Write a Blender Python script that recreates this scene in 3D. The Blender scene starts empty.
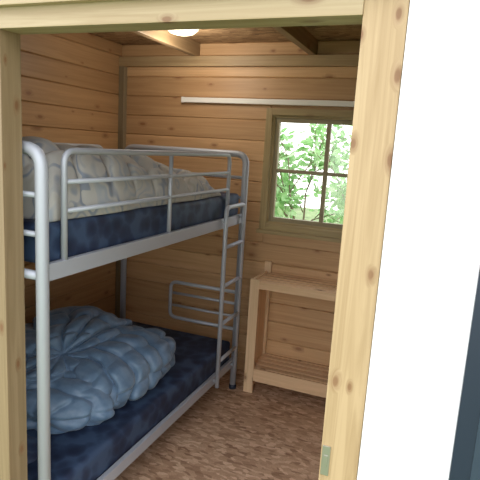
import bpy, bmesh, math, random
import numpy as np
from mathutils import Vector, Matrix, noise
random.seed(7)
scene=bpy.context.scene
col=scene.collection
# ------------------------------------------------------------ materials
def newmat(name):
    m=bpy.data.materials.new(name); m.use_nodes=True
    nt=m.node_tree; b=nt.nodes["Principled BSDF"]
    return m,nt,b
def N(nt,t,**k):
    n=nt.nodes.new(t)
    for a,v in k.items(): setattr(n,a,v)
    return n
def ramp(nt,fac,stops,interp='LINEAR'):
    r=N(nt,'ShaderNodeValToRGB'); cr=r.color_ramp; cr.interpolation=interp
    while len(cr.elements)<len(stops): cr.elements.new(.5)
    for e,(p,c) in zip(cr.elements,stops): e.position=p; e.color=(*c,1) if len(c)==3 else c
    nt.links.new(fac,r.inputs[0]); return r.outputs[0]
def mix(nt,fac,a,b,mode='MIX'):
    m=N(nt,'ShaderNodeMix',data_type='RGBA',blend_type=mode)
    for s,v in ((m.inputs[0],fac),(m.inputs[6],a),(m.inputs[7],b)):
        if hasattr(v,'links'): nt.links.new(v,s)
        elif isinstance(v,tuple): s.default_value=(*v,1)
        else: s.default_value=v
    return m.outputs[2]
def math_(nt,op,a,b=0.):
    m=N(nt,'ShaderNodeMath',operation=op)
    for s,v in ((m.inputs[0],a),(m.inputs[1],b)):
        if hasattr(v,'links'): nt.links.new(v,s)
        else: s.default_value=v
    return m.outputs[0]
def wood(name,axis,c1,c2,knot=(.16,.06,.02),pitch=None,across=2,rough=.5,seed=0.,knots=1.0,kscale=1.,vary=.3):
    m,nt,b=newmat(name)
    tc=N(nt,'ShaderNodeTexCoord'); sep=N(nt,'ShaderNodeSeparateXYZ'); nt.links.new(tc.outputs['Object'],sep.inputs[0])
    o=[sep.outputs[i] for i in range(3)]
    rnd=None; offs=seed
    if pitch:
        idx=math_(nt,'FLOOR',math_(nt,'DIVIDE',o[across],pitch))
        wn=N(nt,'ShaderNodeTexWhiteNoise',noise_dimensions='1D'); nt.links.new(math_(nt,'ADD',idx,seed+.37),wn.inputs['W'])
        rnd=wn.outputs['Value']; offs=math_(nt,'MULTIPLY',rnd,37.)
    al=math_(nt,'ADD',o[axis],offs)
    others=[i for i in range(3) if i!=axis]
    osum=math_(nt,'ADD',o[others[0]],o[others[1]])
    def comb(sa,so):
        c=N(nt,'ShaderNodeCombineXYZ')
        nt.links.new(math_(nt,'MULTIPLY',al,sa),c.inputs[0])
        nt.links.new(math_(nt,'MULTIPLY',o[others[0]],so),c.inputs[1])
        nt.links.new(math_(nt,'MULTIPLY',o[others[1]],so),c.inputs[2]); return c.outputs[0]
    wob=N(nt,'ShaderNodeTexNoise'); wob.inputs['Scale'].default_value=1; nt.links.new(comb(14,14),wob.inputs['Vector'])
    kv=N(nt,'ShaderNodeCombineXYZ'); nt.links.new(math_(nt,'ADD',math_(nt,'MULTIPLY',al,3.6*kscale),math_(nt,'MULTIPLY',wob.outputs['Fac'],.12)),kv.inputs[0])
    nt.links.new(math_(nt,'MULTIPLY',osum,7.5*kscale),kv.inputs[1])
    v=N(nt,'ShaderNodeTexVoronoi',voronoi_dimensions='2D'); v.inputs['Scale'].default_value=1
    nt.links.new(kv.outputs[0],v.inputs['Vector'])
    sc=N(nt,'ShaderNodeSeparateColor'); nt.links.new(v.outputs['Color'],sc.inputs[0])
    keep=math_(nt,'GREATER_THAN',sc.outputs[0],1-.6*knots)
    size=math_(nt,'ADD',math_(nt,'MULTIPLY',sc.outputs[1],.08),.04)
    dn=math_(nt,'DIVIDE',v.outputs['Distance'],size)
    kf=ramp(nt,math_(nt,'MULTIPLY',dn,.33),[(.22,(1,1,1)),(.36,(.5,.5,.5)),(.8,(0,0,0))])
    kfac=math_(nt,'MULTIPLY',kf,keep)
    gv=N(nt,'ShaderNodeCombineXYZ'); nt.links.new(math_(nt,'MULTIPLY',al,1.3),gv.inputs[0])
    nt.links.new(math_(nt,'ADD',math_(nt,'MULTIPLY',osum,34),math_(nt,'MULTIPLY',kfac,1.6)),gv.inputs[1]); nt.links.new(math_(nt,'MULTIPLY',o[others[0]],20),gv.inputs[2])
    n1=N(nt,'ShaderNodeTexNoise'); n1.inputs['Scale'].default_value=1; n1.inputs['Detail'].default_value=6; n1.inputs['Roughness'].default_value=.62; n1.inputs['Distortion'].default_value=.9
    nt.links.new(gv.outputs[0],n1.inputs['Vector'])
    n2=N(nt,'ShaderNodeTexNoise'); n2.inputs['Scale'].default_value=1; n2.inputs['Detail'].default_value=2
    nt.links.new(comb(1.5,5),n2.inputs['Vector'])
    c=ramp(nt,n1.outputs['Fac'],[(.32,c2),(.48,tuple(.5*(x+y) for x,y in zip(c1,c2))),(.6,c1)])
    c=mix(nt,math_(nt,'MULTIPLY',n2.outputs['Fac'],.5),c,tuple(x*.74 for x in c1))
    if rnd is not None:
        k=ramp(nt,rnd,[(0,(1-vary,1-vary*1.15,1-vary*1.3)),(1,(1+vary*.25,)*3)]); c=mix(nt,1.,c,k,'MULTIPLY')
    c=mix(nt,math_(nt,'MULTIPLY',kfac,.75),c,knot)
    nt.links.new(c,b.inputs['Base Color']); b.inputs['Roughness'].default_value=rough
    bp=N(nt,'ShaderNodeBump'); bp.inputs['Strength'].default_value=.12; bp.inputs['Distance'].default_value=.004
    nt.links.new(n1.outputs['Fac'],bp.inputs['Height']); nt.links.new(bp.outputs[0],b.inputs['Normal'])
    return m
def osb(name,cols,rough=.6,scale=60,fine=.5):
    m,nt,b=newmat(name)
    tc=N(nt,'ShaderNodeTexCoord')
    nz=N(nt,'ShaderNodeTexNoise'); nz.inputs['Scale'].default_value=22; nt.links.new(tc.outputs['Object'],nz.inputs['Vector'])
    vm=N(nt,'ShaderNodeVectorMath',operation='MULTIPLY_ADD'); nt.links.new(nz.outputs['Color'],vm.inputs[0]); vm.inputs[1].default_value=(.02,.02,.02); nt.links.new(tc.outputs['Object'],vm.inputs[2])
    outs=[]
    for rot,sx in ((.4,.42),(1.7,.38),(2.6,.5)):
        mp=N(nt,'ShaderNodeMapping'); mp.inputs['Rotation'].default_value=(0,0,rot); mp.inputs['Scale'].default_value=(sx,1.1,1); nt.links.new(vm.outputs[0],mp.inputs[0])
        v=N(nt,'ShaderNodeTexVoronoi',voronoi_dimensions='2D'); v.inputs['Scale'].default_value=scale; nt.links.new(mp.outputs[0],v.inputs['Vector'])
        s=N(nt,'ShaderNodeSeparateColor'); nt.links.new(v.outputs['Color'],s.inputs[0]); outs.append((s.outputs[0],s.outputs[1]))
    f=math_(nt,'GREATER_THAN',outs[1][1],.5); g=math_(nt,'GREATER_THAN',outs[2][1],.6)
    st=[(0,cols[0]),(.2,cols[1]),(.65,cols[2]),(1,cols[3])]
    a=ramp(nt,outs[0][0],st); bb=ramp(nt,outs[1][0],st); cc=ramp(nt,outs[2][0],st)
    c=mix(nt,g,mix(nt,f,a,bb),cc)
    n=N(nt,'ShaderNodeTexNoise'); n.inputs['Scale'].default_value=120; n.inputs['Detail'].default_value=3; nt.links.new(tc.outputs['Object'],n.inputs['Vector'])
    c=mix(nt,fine,c,ramp(nt,n.outputs['Fac'],[(.35,(.65,.6,.55)),(.6,(1.1,1.1,1.1))]),'MULTIPLY')
    nt.links.new(c,b.inputs['Base Color']); b.inputs['Roughness'].default_value=rough
    return m
def plain(name,c,rough=.5,metal=0.,emit=None,es=0.,nscale=None,namt=.2):
    m,nt,b=newmat(name); b.inputs['Base Color'].default_value=(*c,1); b.inputs['Roughness'].default_value=rough; b.inputs['Metallic'].default_value=metal
    if emit: b.inputs['Emission Color'].default_value=(*emit,1); b.inputs['Emission Strength'].default_value=es
    if nscale:
        tc=N(nt,'ShaderNodeTexCoord'); n=N(nt,'ShaderNodeTexNoise'); n.inputs['Scale'].default_value=nscale; n.inputs['Detail'].default_value=4; nt.links.new(tc.outputs['Object'],n.inputs['Vector'])
        nt.links.new(ramp(nt,n.outputs['Fac'],[(.3,tuple(x*(1-namt) for x in c)),(.7,tuple(min(1,x*(1+namt)) for x in c))]),b.inputs['Base Color'])
    return m
PITCH=.142
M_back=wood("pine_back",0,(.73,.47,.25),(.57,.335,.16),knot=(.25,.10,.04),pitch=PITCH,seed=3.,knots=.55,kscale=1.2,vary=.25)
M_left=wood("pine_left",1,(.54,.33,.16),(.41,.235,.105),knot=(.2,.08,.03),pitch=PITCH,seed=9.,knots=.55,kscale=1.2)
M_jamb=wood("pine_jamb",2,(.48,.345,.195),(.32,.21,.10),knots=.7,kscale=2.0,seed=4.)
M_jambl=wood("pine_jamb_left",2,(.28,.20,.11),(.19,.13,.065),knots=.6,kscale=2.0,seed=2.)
M_head=wood("pine_header",0,(.46,.36,.22),(.34,.245,.13),knots=.5,kscale=1.6,seed=5.)
M_beamX=wood("beam_wood_x",0,(.46,.33,.18),(.33,.22,.11),knots=.5,seed=1.)
M_beamY=wood("beam_wood_y",1,(.36,.25,.14),(.24,.16,.08),knots=.5,seed=4.)
M_post=wood("corner_wood",2,(.30,.24,.15),(.21,.16,.09),knots=.3)
M_trim=wood("treated_trim",2,(.44,.34,.17),(.30,.22,.10),knots=.3)
M_trimx=wood("treated_trim_x",0,(.44,.34,.17),(.30,.22,.10),knots=.3)
M_shx=wood("shelf_pine_x",0,(.80,.55,.33),(.66,.43,.24),knots=.3,kscale=1.6,seed=6.)
M_shz=wood("shelf_pine_z",2,(.80,.57,.35),(.66,.45,.26),knots=.3,kscale=1.6,seed=7.)
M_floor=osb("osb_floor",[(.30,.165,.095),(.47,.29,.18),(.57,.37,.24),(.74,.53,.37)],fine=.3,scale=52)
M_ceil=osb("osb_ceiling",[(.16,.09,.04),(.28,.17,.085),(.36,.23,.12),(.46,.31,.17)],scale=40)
M_metal=plain("silver_painted_steel",(.42,.445,.50),.5,.25)
M_white=plain("white_paint",(.88,.87,.90),.5)
M_strip=plain("white_strip_plastic",(.85,.84,.8),.4)
M_navy=plain("navy_frame",(.012,.02,.04),.35)
M_steel=plain("strike_plate_steel",(.45,.43,.4),.35,.9)
M_lamp=plain("lamp_opal",(.9,.85,.7),.4,0,(1,.86,.6),1.4)
# ------------------------------------------------------------ mesh helpers
def box(bm,x0,x1,y0,y1,z0,z1,mi=0,bev=0.,seg=2,rot=None):
    g=bmesh.ops.create_cube(bm,size=1.)
    vs=g['verts']
    for v in vs:
        v.co=Vector(((x0+x1)/2+v.co.x*(x1-x0),(y0+y1)/2+v.co.y*(y1-y0),(z0+z1)/2+v.co.z*(z1-z0)))
    fs={f for v in vs for f in v.link_faces}
    for f in fs: f.material_index=mi
    if bev>0:
        es=list({e for v in vs for e in v.link_edges})
        r=bmesh.ops.bevel(bm,geom=es,offset=bev,segments=seg,affect='EDGES',profile=.7)
        for f in r['faces']: f.material_index=mi
def obj(name,bm,mats,smooth=False,parent=None):
    bmesh.ops.recalc_face_normals(bm,faces=bm.faces[:])
    me=bpy.data.meshes.new(name); bm.to_mesh(me); bm.free()
    for m in mats: me.materials.append(m)
    if smooth:
        for p in me.polygons: p.use_smooth=True
    o=bpy.data.objects.new(name,me); col.objects.link(o)
    if parent: o.parent=parent
    return o
def tube(bm,pts,r,seg=14,mi=0,cap=True,fillet=0.):
    pts=[Vector(p) for p in pts]
    if fillet>0 and len(pts)>2:
        out=[pts[0]]
        for i in range(1,len(pts)-1):
            a,b,c=pts[i-1],pts[i],pts[i+1]
            d1=(a-b);d2=(c-b);k=min(fillet,d1.length*.49,d2.length*.49)
            p0=b+d1.normalized()*k;p2=b+d2.normalized()*k
            for j in range(7):
                t=j/6; out.append(p0*(1-t)**2+b*2*t*(1-t)+p2*t*t)
        out.append(pts[-1]); pts=out
    rings=[];t=(pts[1]-pts[0]).normalized()
    n=t.orthogonal().normalized()
    for i,p in enumerate(pts):
        if i==0: tt=(pts[1]-pts[0]).normalized()
        elif i==len(pts)-1: tt=(pts[-1]-pts[-2]).normalized()
        else: tt=((pts[i+1]-p).normalized()+(p-pts[i-1]).normalized()).normalized()
        n=(n-tt*n.dot(tt)).normalized(); bn=tt.cross(n)
        rings.append([bm.verts.new(p+(n*math.cos(2*math.pi*k/seg)+bn*math.sin(2*math.pi*k/seg))*r) for k in range(seg)])
    for a,b in zip(rings,rings[1:]):
        for k in range(seg):
            f=bm.faces.new((a[k],a[(k+1)%seg],b[(k+1)%seg],b[k])); f.material_index=mi; f.smooth=True
    if cap: bm.faces.new(rings[0][::-1]).material_index=mi; bm.faces.new(rings[-1]).material_index=mi
# ------------------------------------------------------------ dims
XW=-2.37; YW=3.40; XR=.40; ZC=2.36; YD=1.18; YD2=1.26
WX0,WX1,WZ0,WZ1=-1.187,-.285,1.093,1.928
JL=-1.247; J1=-.209; J2=-.115; ZH=1.947
# ------------------------------------------------------------ shell
bm=bmesh.new(); box(bm,XW-.1,XR+.1,YD,YW+.1,-.1,0); obj("floor",bm,[M_floor])
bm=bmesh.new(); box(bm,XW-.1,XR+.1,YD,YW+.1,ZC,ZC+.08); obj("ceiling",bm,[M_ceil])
bm=bmesh.new(); z=0.
while z<ZC:
    z1=min(z+PITCH,ZC)
    segs=[(XW-.1,XR+.1)]
    if z1>WZ0 and z<WZ1: segs=[(XW-.1,WX0+.03),(WX1-.03,XR+.1)]
    for a,b in segs: box(bm,a,b,YW,YW+.035,z+.0006,z1-.0006,bev=.006,seg=1)
    if len(segs)==2:
        if z<WZ0+.03: box(bm,WX0+.03,WX1-.03,YW+.002,YW+.034,z,WZ0+.03)
        if z1>WZ1-.03: box(bm,WX0+.03,WX1-.03,YW+.002,YW+.034,WZ1-.03,z1)
    z+=PITCH
for a,b,c,d in ((XW-.1,WX0+.03,0,ZC),(WX1-.03,XR+.1,0,ZC),(WX0+.03,WX1-.03,0,WZ0+.03),(WX0+.03,WX1-.03,WZ1-.03,ZC)):
    box(bm,a,b,YW+.0355,YW+.06,c,d)
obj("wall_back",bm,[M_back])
bm=bmesh.new(); z=0.
while z<ZC:
    z1=min(z+PITCH,ZC); box(bm,XW-.035,XW,YD,YW,z+.0006,z1-.0006,bev=.006,seg=1); z+=PITCH
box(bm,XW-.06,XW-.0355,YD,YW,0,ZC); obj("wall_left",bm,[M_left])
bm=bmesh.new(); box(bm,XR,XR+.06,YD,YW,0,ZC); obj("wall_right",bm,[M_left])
bm=bmesh.new()
box(bm,XW-.1,JL-.10,YD+.005,YD2-.005,0,ZC); box(bm,J2,1.6,YD+.03,YD2-.005,0,ZC+.2)
box(bm,JL-.10,J2,YD+.01,YD2-.005,ZH+.10,ZC)
obj("wall_front",bm,[M_head])
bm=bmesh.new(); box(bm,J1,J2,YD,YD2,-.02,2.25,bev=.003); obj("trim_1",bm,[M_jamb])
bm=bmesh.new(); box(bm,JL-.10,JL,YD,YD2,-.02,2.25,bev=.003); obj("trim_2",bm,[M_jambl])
bm=bmesh.new(); box(bm,JL,J1,YD-.004,YD2,ZH,ZH+.12,bev=.003)
box(bm,JL-.1,J2,YD-.03,YD-.005,ZH+.055,ZH+.2,bev=.003); obj("trim_3",bm,[M_head])
bm=bmesh.new(); box(bm,J1+.004,J1+.024,YD-.003,YD+.002,.85,.93,bev=.001); box(bm,J1+.009,J1+.019,YD-.0045,YD,.875,.905,bev=.001); obj("strike_plate",bm,[M_steel])
bm=bmesh.new()
dx0,dx1=J2+.002,.85
box(bm,dx0,dx1,YD-.012,YD+.028,-.0,2.05,0,.004)
box(bm,.088,.72,YD-.022,YD-.011,.25,1.75,1,.004)
box(bm,.13,.675,YD-.024,YD-.02,.30,1.70,2,.002)
M_dglass=plain("dark_glass",(.03,.045,.07),.08)
obj("door_1",bm,[M_white,M_navy,M_dglass])
# ------------------------------------------------------------ beams / joists / corner post
bm=bmesh.new(); box(bm,XW,XR,YW-.05,YW,2.197,2.265,bev=.004); obj("trim_4",bm,[M_beamX])
for i,xx in enumerate((-.87,-1.72,-.05)):
    bm=bmesh.new(); box(bm,xx-.045,xx,YD2,YW,2.265,ZC,bev=.004); obj("trim_%d"%(5+i),bm,[M_beamY])
bm=bmesh.new(); box(bm,XW,XW+.045,YW-.045,YW,0,2.197,bev=.003); obj("trim_8",bm,[M_post])
bm=bmesh.new()
LX,LY=-1.58,2.87
prof=[(.0,-.062),(.04,-.06),(.075,-.05),(.098,-.03),(.105,-.012)]
prof2=[(.105,-.012),(.118,-.012),(.12,-.0),(0,0)]
def lathe(bm,pr,cx,cy,cz,mi,seg=40):
    prev=None
    for r,z in pr:
        ring=[bm.verts.new((cx+r*math.cos(2*math.pi*k/seg),cy+r*math.sin(2*math.pi*k/seg),cz+z)) for k in range(seg)] if r>0 else [bm.verts.new((cx,cy,cz+z))]
        if prev:
            for k in range(seg):
                a=prev[k%len(prev)];b=prev[(k+1)%len(prev)];c=ring[(k+1)%len(ring)];d=ring[k%len(ring)]
                vs=[]; [vs.append(q) for q in (a,b,c,d) if q not in vs]
                f=bm.faces.new(vs); f.material_index=mi; f.smooth=True
        prev=ring
lathe(bm,prof,LX,LY,ZC,0); lathe(bm,prof2,LX,LY,ZC,1)
obj("ceiling_lamp",bm,[M_lamp,M_strip])
bm=bmesh.new(); box(bm,-1.83,-.22,YW-.035,YW-.001,1.95,1.985,bev=.003)
for x in (-1.83,-.22): box(bm,x-.008,x+.008,YW-.038,YW-.001,1.948,1.988,bev=.003)
obj("curtain_rail",bm,[M_strip])
# ------------------------------------------------------------ window
M_glass,nt,b=newmat("window_glass")
out=nt.nodes['Material Output']; tr=N(nt,'ShaderNodeBsdfTransparent'); gl=N(nt,'ShaderNodeBsdfGlossy'); gl.inputs['Roughness'].default_value=.02
mx=N(nt,'ShaderNodeMixShader'); mx.inputs[0].default_value=.05; nt.links.new(tr.outputs[0],mx.inputs[1]); nt.links.new(gl.outputs[0],mx.inputs[2]); nt.links.new(mx.outputs[0],out.inputs[0])
bm=bmesh.new(); t=.045
def frame(bm,x0,x1,z0,z1,w,y0,y1,bev,mz,mxi):
    box(bm,x0,x0+w,y0,y1,z0,z1,mz,bev); box(bm,x1-w,x1,y0,y1,z0,z1,mz,bev)
    box(bm,x0+w,x1-w,y0,y1,z1-w,z1,mxi,bev); box(bm,x0+w,x1-w,y0,y1,z0,z0+w,mxi,bev)
frame(bm,WX0,WX1,WZ0,WZ1,t,YW-.02,YW-.0005,.003,0,1)
frame(bm,WX0+.031,WX1-.031,WZ0+.031,WZ1-.031,.03,YW+.0,YW+.06,.003,0,1)
frame(bm,WX0+.058,WX1-.058,WZ0+.058,WZ1-.058,.032,YW+.015,YW+.05,.003,2,3)
xc=(WX0+WX1)/2-.02; zc=(WZ0+WZ1)/2
box(bm,xc-.014,xc+.014,YW+.018,YW+.046,WZ0+.08,WZ1-.08,2,.003)
box(bm,WX0+.08,xc-.014,YW+.019,YW+.045,zc-.012,zc+.012,3,.003); box(bm,xc+.014,WX1-.08,YW+.019,YW+.045,zc-.012,zc+.012,3,.003)
box(bm,WX0-.01,WX1+.01,YW-.045,YW-.0005,WZ0-.025,WZ0+.0,1,.004)
box(bm,WX0+.08,WX1-.08,YW+.031,YW+.033,WZ0+.08,WZ1-.08,4)
M_sashz=wood("sash_z",2,(.36,.31,.19),(.25,.2,.11),knots=.1); M_sashx=wood("sash_x",0,(.36,.31,.19),(.25,.2,.11),knots=.1)
obj("window_1",bm,[M_trim,M_trimx,M_sashz,M_sashx,M_glass])
# ------------------------------------------------------------ bunk bed
XB=-1.204; XB2=-2.12; YN=1.295; YF=3.10; ZT=1.61; R=.0215
bed=bpy.data.objects.new("bunk_bed",None); col.objects.link(bed)
bm=bmesh.new()
for y in (YN,YF):
    tube(bm,[(XB,y,0.0),(XB,y,ZT),(XB2,y,ZT),(XB2,y,0.0)],R,fillet=.07,seg=18)
    for x in (XB,XB2): tube(bm,[(x,y,0),(x,y,.03)],R+.004,seg=18,mi=1)
    tube(bm,[(XB,y,1.19),(XB2,y,1.19)],.016); tube(bm,[(XB,y,.20),(XB2,y,.20)],.016)
    for z in (1.33,1.46): tube(bm,[(XB,y,z),(XB2,y,z)],.010)
obj("end_frames",bm,[M_metal,M_navy],parent=bed)
bm=bmesh.new()
for x in (XB,XB2):
    box(bm,x-.012,x+.012,YN+.018,YF-.018,1.170,1.230,0,.004); box(bm,x-.012,x+.012,YN+.018,YF-.018,.180,.235,0,.004)
obj("side_rails",bm,[M_metal],parent=bed)
bm=bmesh.new()
gy0,gy1=1.40,2.83
for x in (XB,XB2):
    tube(bm,[(x,gy0,1.225),(x,gy0,1.605),(x,gy1,1.605),(x,gy1,1.225)],.0115,fillet=.05)
    for z in (1.50,1.40): tube(bm,[(x,gy0,z),(x,gy1,z)],.009)
tube(bm,[(XB,2.13,1.225),(XB,2.13,1.60)],.010)
obj("guard_rails",bm,[M_metal],parent=bed)
bm=bmesh.new()
lx=XB+.036
tube(bm,[(lx,2.74,.17),(lx,2.74,1.30),(lx,3.02,1.30),(lx,3.02,.17)],.0135,fillet=.04)
for z in (1.06,.82,.58,.34): tube(bm,[(lx,2.74,z),(lx,3.02,z)],.012)
for y in (2.74,3.02):
    tube(bm,[(lx,y,1.21),(XB,y,1.225)],.008); tube(bm,[(lx,y,.21),(XB+.01,y,.21)],.008)
obj("ladder",bm,[M_metal],parent=bed)
bm=bmesh.new()
y=YF
for z in (.61,.52): tube(bm,[(XB,y,z),(-1.70,y,z)],.009)
tube(bm,[(XB,y,.69),(-1.72,y,.69),(-1.72,y,.43),(XB,y,.43)],.012,fillet=.05)
for zb in (.215,1.215):
    for i in range(12):
        y=YN+.1+i*.148; box(bm,XB2+.012,XB-.012,y,y+.05,zb-.012,zb-.004,0,.002)
obj("slats_and_headboard",bm,[M_metal],parent=bed)
M_matt,nt,b=newmat("navy_mattress")
tc=N(nt,'ShaderNodeTexCoord'); v=N(nt,'ShaderNodeTexVoronoi'); v.inputs['Scale'].default_value=14; n=N(nt,'ShaderNodeTexNoise'); n.inputs['Scale'].default_value=9;n.inputs['Detail'].default_value=3
nt.links.new(tc.outputs['Object'],v.inputs['Vector']); nt.links.new(tc.outputs['Object'],n.inputs['Vector'])
f=math_(nt,'MULTIPLY',n.outputs['Fac'],v.outputs['Distance'])
nt.links.new(ramp(nt,f,[(.1,(.008,.016,.045)),(.22,(.014,.028,.07)),(.36,(.035,.065,.13))]),b.inputs['Base Color']); b.inputs['Roughness'].default_value=.65
def mattress(name,z0,z1):
    bm=bmesh.new(); box(bm,XB2+.02,XB-.016,YN+.03,YF-.03,z0,z1,0,.035,4)
    o=obj(name,bm,[M_matt],True); o.parent=bed; return o
mattress("mattress_upper",1.215,1.36); mattress("mattress_lower",.215,.355)
# ------------------------------------------------------------ bedding
def fbm(p,o=3): return noise.fractal(Vector(p),1.,2.,o)
def quilt(name,x0,x1,y0,y1,zb,hfun,mat,nx=150,ny=230,rad=.10):
    bm=bmesh.new(); top=[];bot=[]
    for j in range(ny+1):
        rt=[];rb=[]
        for i in range(nx+1):
            u=i/nx;v=j/ny
            x=x0+(x1-x0)*u+ .02*noise.noise(Vector((v*6,2.1,0)))*(1 if u>.5 else .3)*(u if u>.5 else 1); y=y0+(y1-y0)*v+.03*noise.noise(Vector((u*5,7.1,0)))
            e=min(u,1-u)*(x1-x0); e2=min(v,1-v)*(y1-y0)
            ed=math.sqrt(max(0,1-(1-min(1,e/rad))**2))*math.sqrt(max(0,1-(1-min(1,e2/rad))**2))
            h=hfun(x,y,u,v)
            rt.append(bm.verts.new((x,y,zb+.01+h*ed))); rb.append(bm.verts.new((x,y,zb)))
        top.append(rt);bot.append(rb)
    for j in range(ny):
        for i in range(nx):
            bm.faces.new((top[j][i],top[j][i+1],top[j+1][i+1],top[j+1][i])); bm.faces.new((bot[j][i],bot[j+1][i],bot[j+1][i+1],bot[j][i+1]))
    for i in range(nx):
        bm.faces.new((top[0][i],bot[0][i],bot[0][i+1],top[0][i+1])); bm.faces.new((top[ny][i],top[ny][i+1],bot[ny][i+1],bot[ny][i]))
    for j in range(ny):
        bm.faces.new((top[j][0],top[j+1][0],bot[j+1][0],bot[j][0])); bm.faces.new((top[j][nx],bot[j][nx],bot[j+1][nx],top[j+1][nx]))
    return obj(name,bm,[mat],True)
def hup(x,y,u,v):
    base=.245*(1-.62*max(0,(v-.30)/.70)**1.25)
    base*= .74+.36*math.sin(math.pi*min(1,max(0,(1-u)*1.1+.12)))
    s=(y+.3*x+.05*noise.noise(Vector((x*3,y*2,0))))/.17
    q=1-math.exp(-(abs(math.sin(math.pi*s))/.38)**1.3)
    s2=(x-.1*y+.04*noise.noise(Vector((x*3,y*3,9))))/.22
    q*=1-.7*math.exp(-(abs(math.sin(math.pi*s2))/.38)**1.3)
    fold=.022*fbm((x*2.5,y*3,.4),2)+.02*noise.noise(Vector((x*2+y*5,y*1.2-x*2,4)))
    return max(.02,base*.82+.058*q-.025+fold)
M_quilt,nt,b=newmat("patterned_quilt")
tc=N(nt,'ShaderNodeTexCoord'); nz=N(nt,'ShaderNodeTexNoise'); nz.inputs['Scale'].default_value=4.; nt.links.new(tc.outputs['Object'],nz.inputs['Vector'])
vm=N(nt,'ShaderNodeVectorMath',operation='MULTIPLY_ADD'); nt.links.new(nz.outputs['Color'],vm.inputs[0]); vm.inputs[1].default_value=(.5,.5,.1); nt.links.new(tc.outputs['Object'],vm.inputs[2])
mp=N(nt,'ShaderNodeMapping'); mp.inputs['Rotation'].default_value=(0,0,.9); mp.inputs['Scale'].default_value=(38,5,8); nt.links.new(vm.outputs[0],mp.inputs[0])
v1=N(nt,'ShaderNodeTexVoronoi',voronoi_dimensions='2D'); v1.inputs['Scale'].default_value=1.; nt.links.new(mp.outputs[0],v1.inputs['Vector'])
s=N(nt,'ShaderNodeSeparateColor'); nt.links.new(v1.outputs['Color'],s.inputs[0])
leaf=ramp(nt,v1.outputs['Distance'],[(.15,(1,1,1)),(.5,(0,0,0))])
lc=ramp(nt,s.outputs[0],[(0,(.14,.20,.31)),(.3,(.30,.36,.44)),(.6,(.38,.36,.30)),(.75,(.48,.48,.46))],'CONSTANT')
c=mix(nt,math_(nt,'MULTIPLY',leaf,.65),(.485,.475,.445),lc)
nt.links.new(c,b.inputs['Base Color']); b.inputs['Roughness'].default_value=.8
quilt("patterned_quilt",XB2+.03,XB-.03,1.36,2.80,1.361,hup,M_quilt)
# lower duvet
M_duv,nt,b=newmat("blue_duvet")
tc=N(nt,'ShaderNodeTexCoord'); n=N(nt,'ShaderNodeTexNoise'); n.inputs['Scale'].default_value=22; n.inputs['Detail'].default_value=4; nt.links.new(tc.outputs['Object'],n.inputs['Vector'])
nt.links.new(ramp(nt,n.outputs['Fac'],[(.3,(.09,.16,.26)),(.6,(.14,.225,.34)),(.8,(.19,.28,.40))]),b.inputs['Base Color']); b.inputs['Roughness'].default_value=.42
b.inputs['Sheen Weight'].default_value=.15
bp=N(nt,'ShaderNodeBump'); bp.inputs['Strength'].default_value=.15; bp.inputs['Distance'].default_value=.01; nt.links.new(n.outputs['Fac'],bp.inputs['Height']); nt.links.new(bp.outputs[0],b.inputs['Normal'])
def val(s,w): return 1-math.exp(-(s/w)**1.3)
def puff(bm,c,r,rotz,axis,seed,amp,zfloor=.358,nrad=11,ringw=.42,dim=.22,sub=7,big=.14,roll=False,chan=.11,brick=.2):
    g=bmesh.ops.create_icosphere(bm,subdivisions=sub,radius=1.)
    M=Matrix.Rotation(rotz,3,'Z'); A=Vector(axis).normalized(); B=A.orthogonal().normalized(); C=A.cross(B)
    for v in g['verts']:
        p=v.co.copy(); nz=Vector((seed,seed*.3,2))
        th=math.acos(max(-1,min(1,p.dot(A))))
        if roll:
            along=p.y*r[1]+.06*noise.noise(p*1.4+nz); k=along/chan
            ang=math.atan2(p.z,p.x)*r[0]*.8+.05*noise.noise(p*1.4+nz*2); s2=abs(math.sin(math.pi*(ang/brick)))
        else:
            ph=math.atan2(p.dot(B),p.dot(C))+.55*noise.noise(p*1.5+nz)*min(1,th)
            k=ph*nrad/(2*math.pi)+.5*math.sin(th*1.8+seed)
            s2=abs(math.sin(math.pi*(th+.2*noise.noise(p*2.3+nz))/ringw))
        s1=abs(math.sin(math.pi*k))
        q1=val(s1,.38)*(1 if roll else min(1,th/.35)); q2=val(s2,.38)
        q=.62*q1+.38*q2*q1
        wr=noise.noise(p*1.7+nz)+.5*noise.noise(p*3.6+nz)
        wr2=noise.noise(p*8+nz)
        kk=(abs(p.x)**2.4+abs(p.y)**2.5+abs(p.z)**2.2)**(-1/2.4)
        d=kk*(1-amp*(1-q)+big*wr*.6+.008*wr2-(0 if roll else dim*math.exp(-(th/.24)**2)))
        w=M@Vector((p.x*r[0]*d,p.y*r[1]*d,p.z*r[2]*d))+Vector(c)
        if w.z<zfloor: w.z=zfloor
        if w.y<1.545: w.y=1.545+(w.y-1.545)*.12
        v.co=w
bm=bmesh.new()
puff(bm,(-1.80,2.08,.49),(.30,.50,.22),.05,(.6,-.45,.62),1.,.20,nrad=10,dim=.16)
puff(bm,(-1.53,2.17,.455),(.25,.44,.165),-.02,(.5,.5,.5),8.,.18,roll=True,chan=.125,brick=.17)
puff(bm,(-1.60,1.79,.43),(.30,.21,.125),.35,(-.2,.6,.8),5.,.16,roll=True,chan=.11,brick=.2,sub=6)
obj("blue_duvet",bm,[M_duv],True)
bm=bmesh.new()
g=bmesh.ops.create_icosphere(bm,subdivisions=5,radius=1.)
for v in g['verts']:
    p=v.co; k=(abs(p.x)**4+abs(p.y)**4+.0001)**(-.25)*math.sqrt(p.x*p.x+p.y*p.y) if abs(p.z)<.999 else 1
    x,y_=p.x*k,p.y*k; v.co=Vector((-1.68+x*.34,1.42+y_*.085,.358+.055+p.z*.055*(1-.25*max(abs(x),abs(y_))**3)+.008*noise.noise(p*3)))
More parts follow.
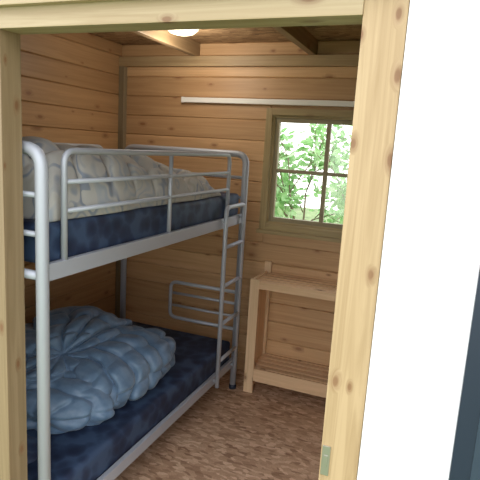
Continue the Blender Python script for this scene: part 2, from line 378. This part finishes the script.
obj("navy_pillow",bm,[M_matt],True)
# ------------------------------------------------------------ shelf unit
bm=bmesh.new()
sx0,sx1,sy0,sy1=-1.12,-.25,3.09,YW-.003
for x,s in ((sx0,1),(sx1-.065,-1)):
    box(bm,x,x+.065,sy0,sy0+.028,0,.80,1,.004); box(bm,x,x+.05,sy1-.028,sy1,0,.87,1,.004)
    xa=x+.008 if s>0 else x+.035
    box(bm,xa,xa+.022,sy0+.028,sy1-.028,.0,.80,1,.003)
for z,h in ((.785,.045),(.175,.085)):
    box(bm,sx0+.065,sx1-.065,sy0+.002,sy0+.024,z-h,z+.005,0,.003)
    box(bm,sx0+.05,sx1-.065,sy1-.022,sy1,z-.065,z+.005,0,.003)
    for i in range(4):
        y=sy0+.029+i*.065; box(bm,sx0+.03,sx1-.035,y,y+.045,z-.012,z+.006,0,.003)
obj("slatted_shelf_unit",bm,[M_shx,M_shz])
# ------------------------------------------------------------ outside
M_ground=plain("grass_ground",(.18,.25,.10),.9,nscale=6,namt=.4)
bm=bmesh.new(); box(bm,-12,12,-8,16,-.3,-.12); obj("ground",bm,[M_ground])
M_leaf,nt,b=newmat("leaves")
oi=N(nt,'ShaderNodeTexCoord'); n=N(nt,'ShaderNodeTexNoise'); n.inputs['Scale'].default_value=7; nt.links.new(oi.outputs['Object'],n.inputs['Vector'])
cc=ramp(nt,n.outputs['Fac'],[(.3,(.16,.38,.10)),(.5,(.34,.60,.25)),(.7,(.62,.82,.52))]); nt.links.new(cc,b.inputs['Base Color']); b.inputs['Roughness'].default_value=.4
tl=N(nt,'ShaderNodeBsdfTranslucent'); nt.links.new(cc,tl.inputs[0]); mx=N(nt,'ShaderNodeMixShader'); mx.inputs[0].default_value=.5
nt.links.new(b.outputs[0],mx.inputs[1]); nt.links.new(tl.outputs[0],mx.inputs[2]); nt.links.new(mx.outputs[0],nt.nodes['Material Output'].inputs[0])
M_bark=plain("bark",(.2,.15,.1),.9,nscale=20)
bm=bmesh.new()
def branch(p,d,l,r,dep):
    q=p+d*l; mid=(p+q)/2+Vector((random.uniform(-.04,.04),random.uniform(-.04,.04),random.uniform(-.04,.04)))*l
    tube(bm,[p,mid,q],r,seg=6,mi=1)
    if dep<=2:
        for i in range(8):
            c=p.lerp(q,random.random()); 
            dv=Vector((random.gauss(0,1),random.gauss(0,1),random.gauss(0,.7))).normalized()
            L=random.uniform(.06,.12); c=c+dv*random.uniform(0,.10); s=dv.cross(Vector((random.gauss(0,1),random.gauss(0,1),1))).normalized()*L*.27; up=s.cross(dv).normalized()*L*.06
            vs=[bm.verts.new(c),bm.verts.new(c+dv*L*.35+s+up),bm.verts.new(c+dv*L*.75+s*.8+up),bm.verts.new(c+dv*L),bm.verts.new(c+dv*L*.75-s*.8+up),bm.verts.new(c+dv*L*.35-s+up)]
            bm.faces.new(vs).material_index=0
    if dep>0:
        for i in range(3):
            nd=(d+Vector((random.gauss(0,.55),random.gauss(0,.45),random.gauss(0,.45)))).normalized(); branch(q if i else p.lerp(q,.6),nd,l*.76,r*.62,dep-1)
for bx,by in ((-3.0,6.0),(-2.3,5.2),(-1.5,5.7),(-.8,5.3),(-2.0,6.6),(-.2,6.2)):
    branch(Vector((bx,by,-.12)),Vector((random.uniform(-.2,.2),0,1)).normalized(),.75,.02,4)
obj("garden_bush",bm,[M_leaf,M_bark])
# ------------------------------------------------------------ light
w=bpy.data.worlds.new("World"); scene.world=w; w.use_nodes=True; nt=w.node_tree; bg=nt.nodes['Background']
tc=N(nt,'ShaderNodeTexCoord'); sp=N(nt,'ShaderNodeSeparateXYZ'); nt.links.new(tc.outputs['Generated'],sp.inputs[0])
nt.links.new(ramp(nt,sp.outputs[2],[(0.,(.93,.92,.89)),(.5,(.92,.94,.99)) ]),bg.inputs[0]); bg.inputs[1].default_value=3.2
ld=bpy.data.lights.new("ceiling_bulb",'POINT'); ld.energy=8; ld.color=(1,.91,.79); ld.shadow_soft_size=.1
lo=bpy.data.objects.new("ceiling_bulb",ld); lo.location=(LX,LY,ZC-.18); col.objects.link(lo)
# ------------------------------------------------------------ camera
y,pi,r=map(math.radians,(21.381,10.217,3.455))
fwd=Vector((-math.sin(y)*math.cos(pi),math.cos(y)*math.cos(pi),-math.sin(pi)))
rt=Vector((math.cos(y),math.sin(y),0)); up=rt.cross(fwd)
Rr=rt*math.cos(r)+up*math.sin(r); U=up*math.cos(r)-rt*math.sin(r)
cd=bpy.data.cameras.new("camera"); cd.sensor_width=36; cd.lens=36*510.66/480; cd.clip_start=.02
co=bpy.data.objects.new("camera",cd); col.objects.link(co)
m=Matrix((Rr,U,-fwd)).transposed().to_4x4(); m.translation=Vector((0,0,1.65)); co.matrix_world=m
scene.camera=co
scene.view_settings.view_transform='Standard'; scene.view_settings.exposure=0.
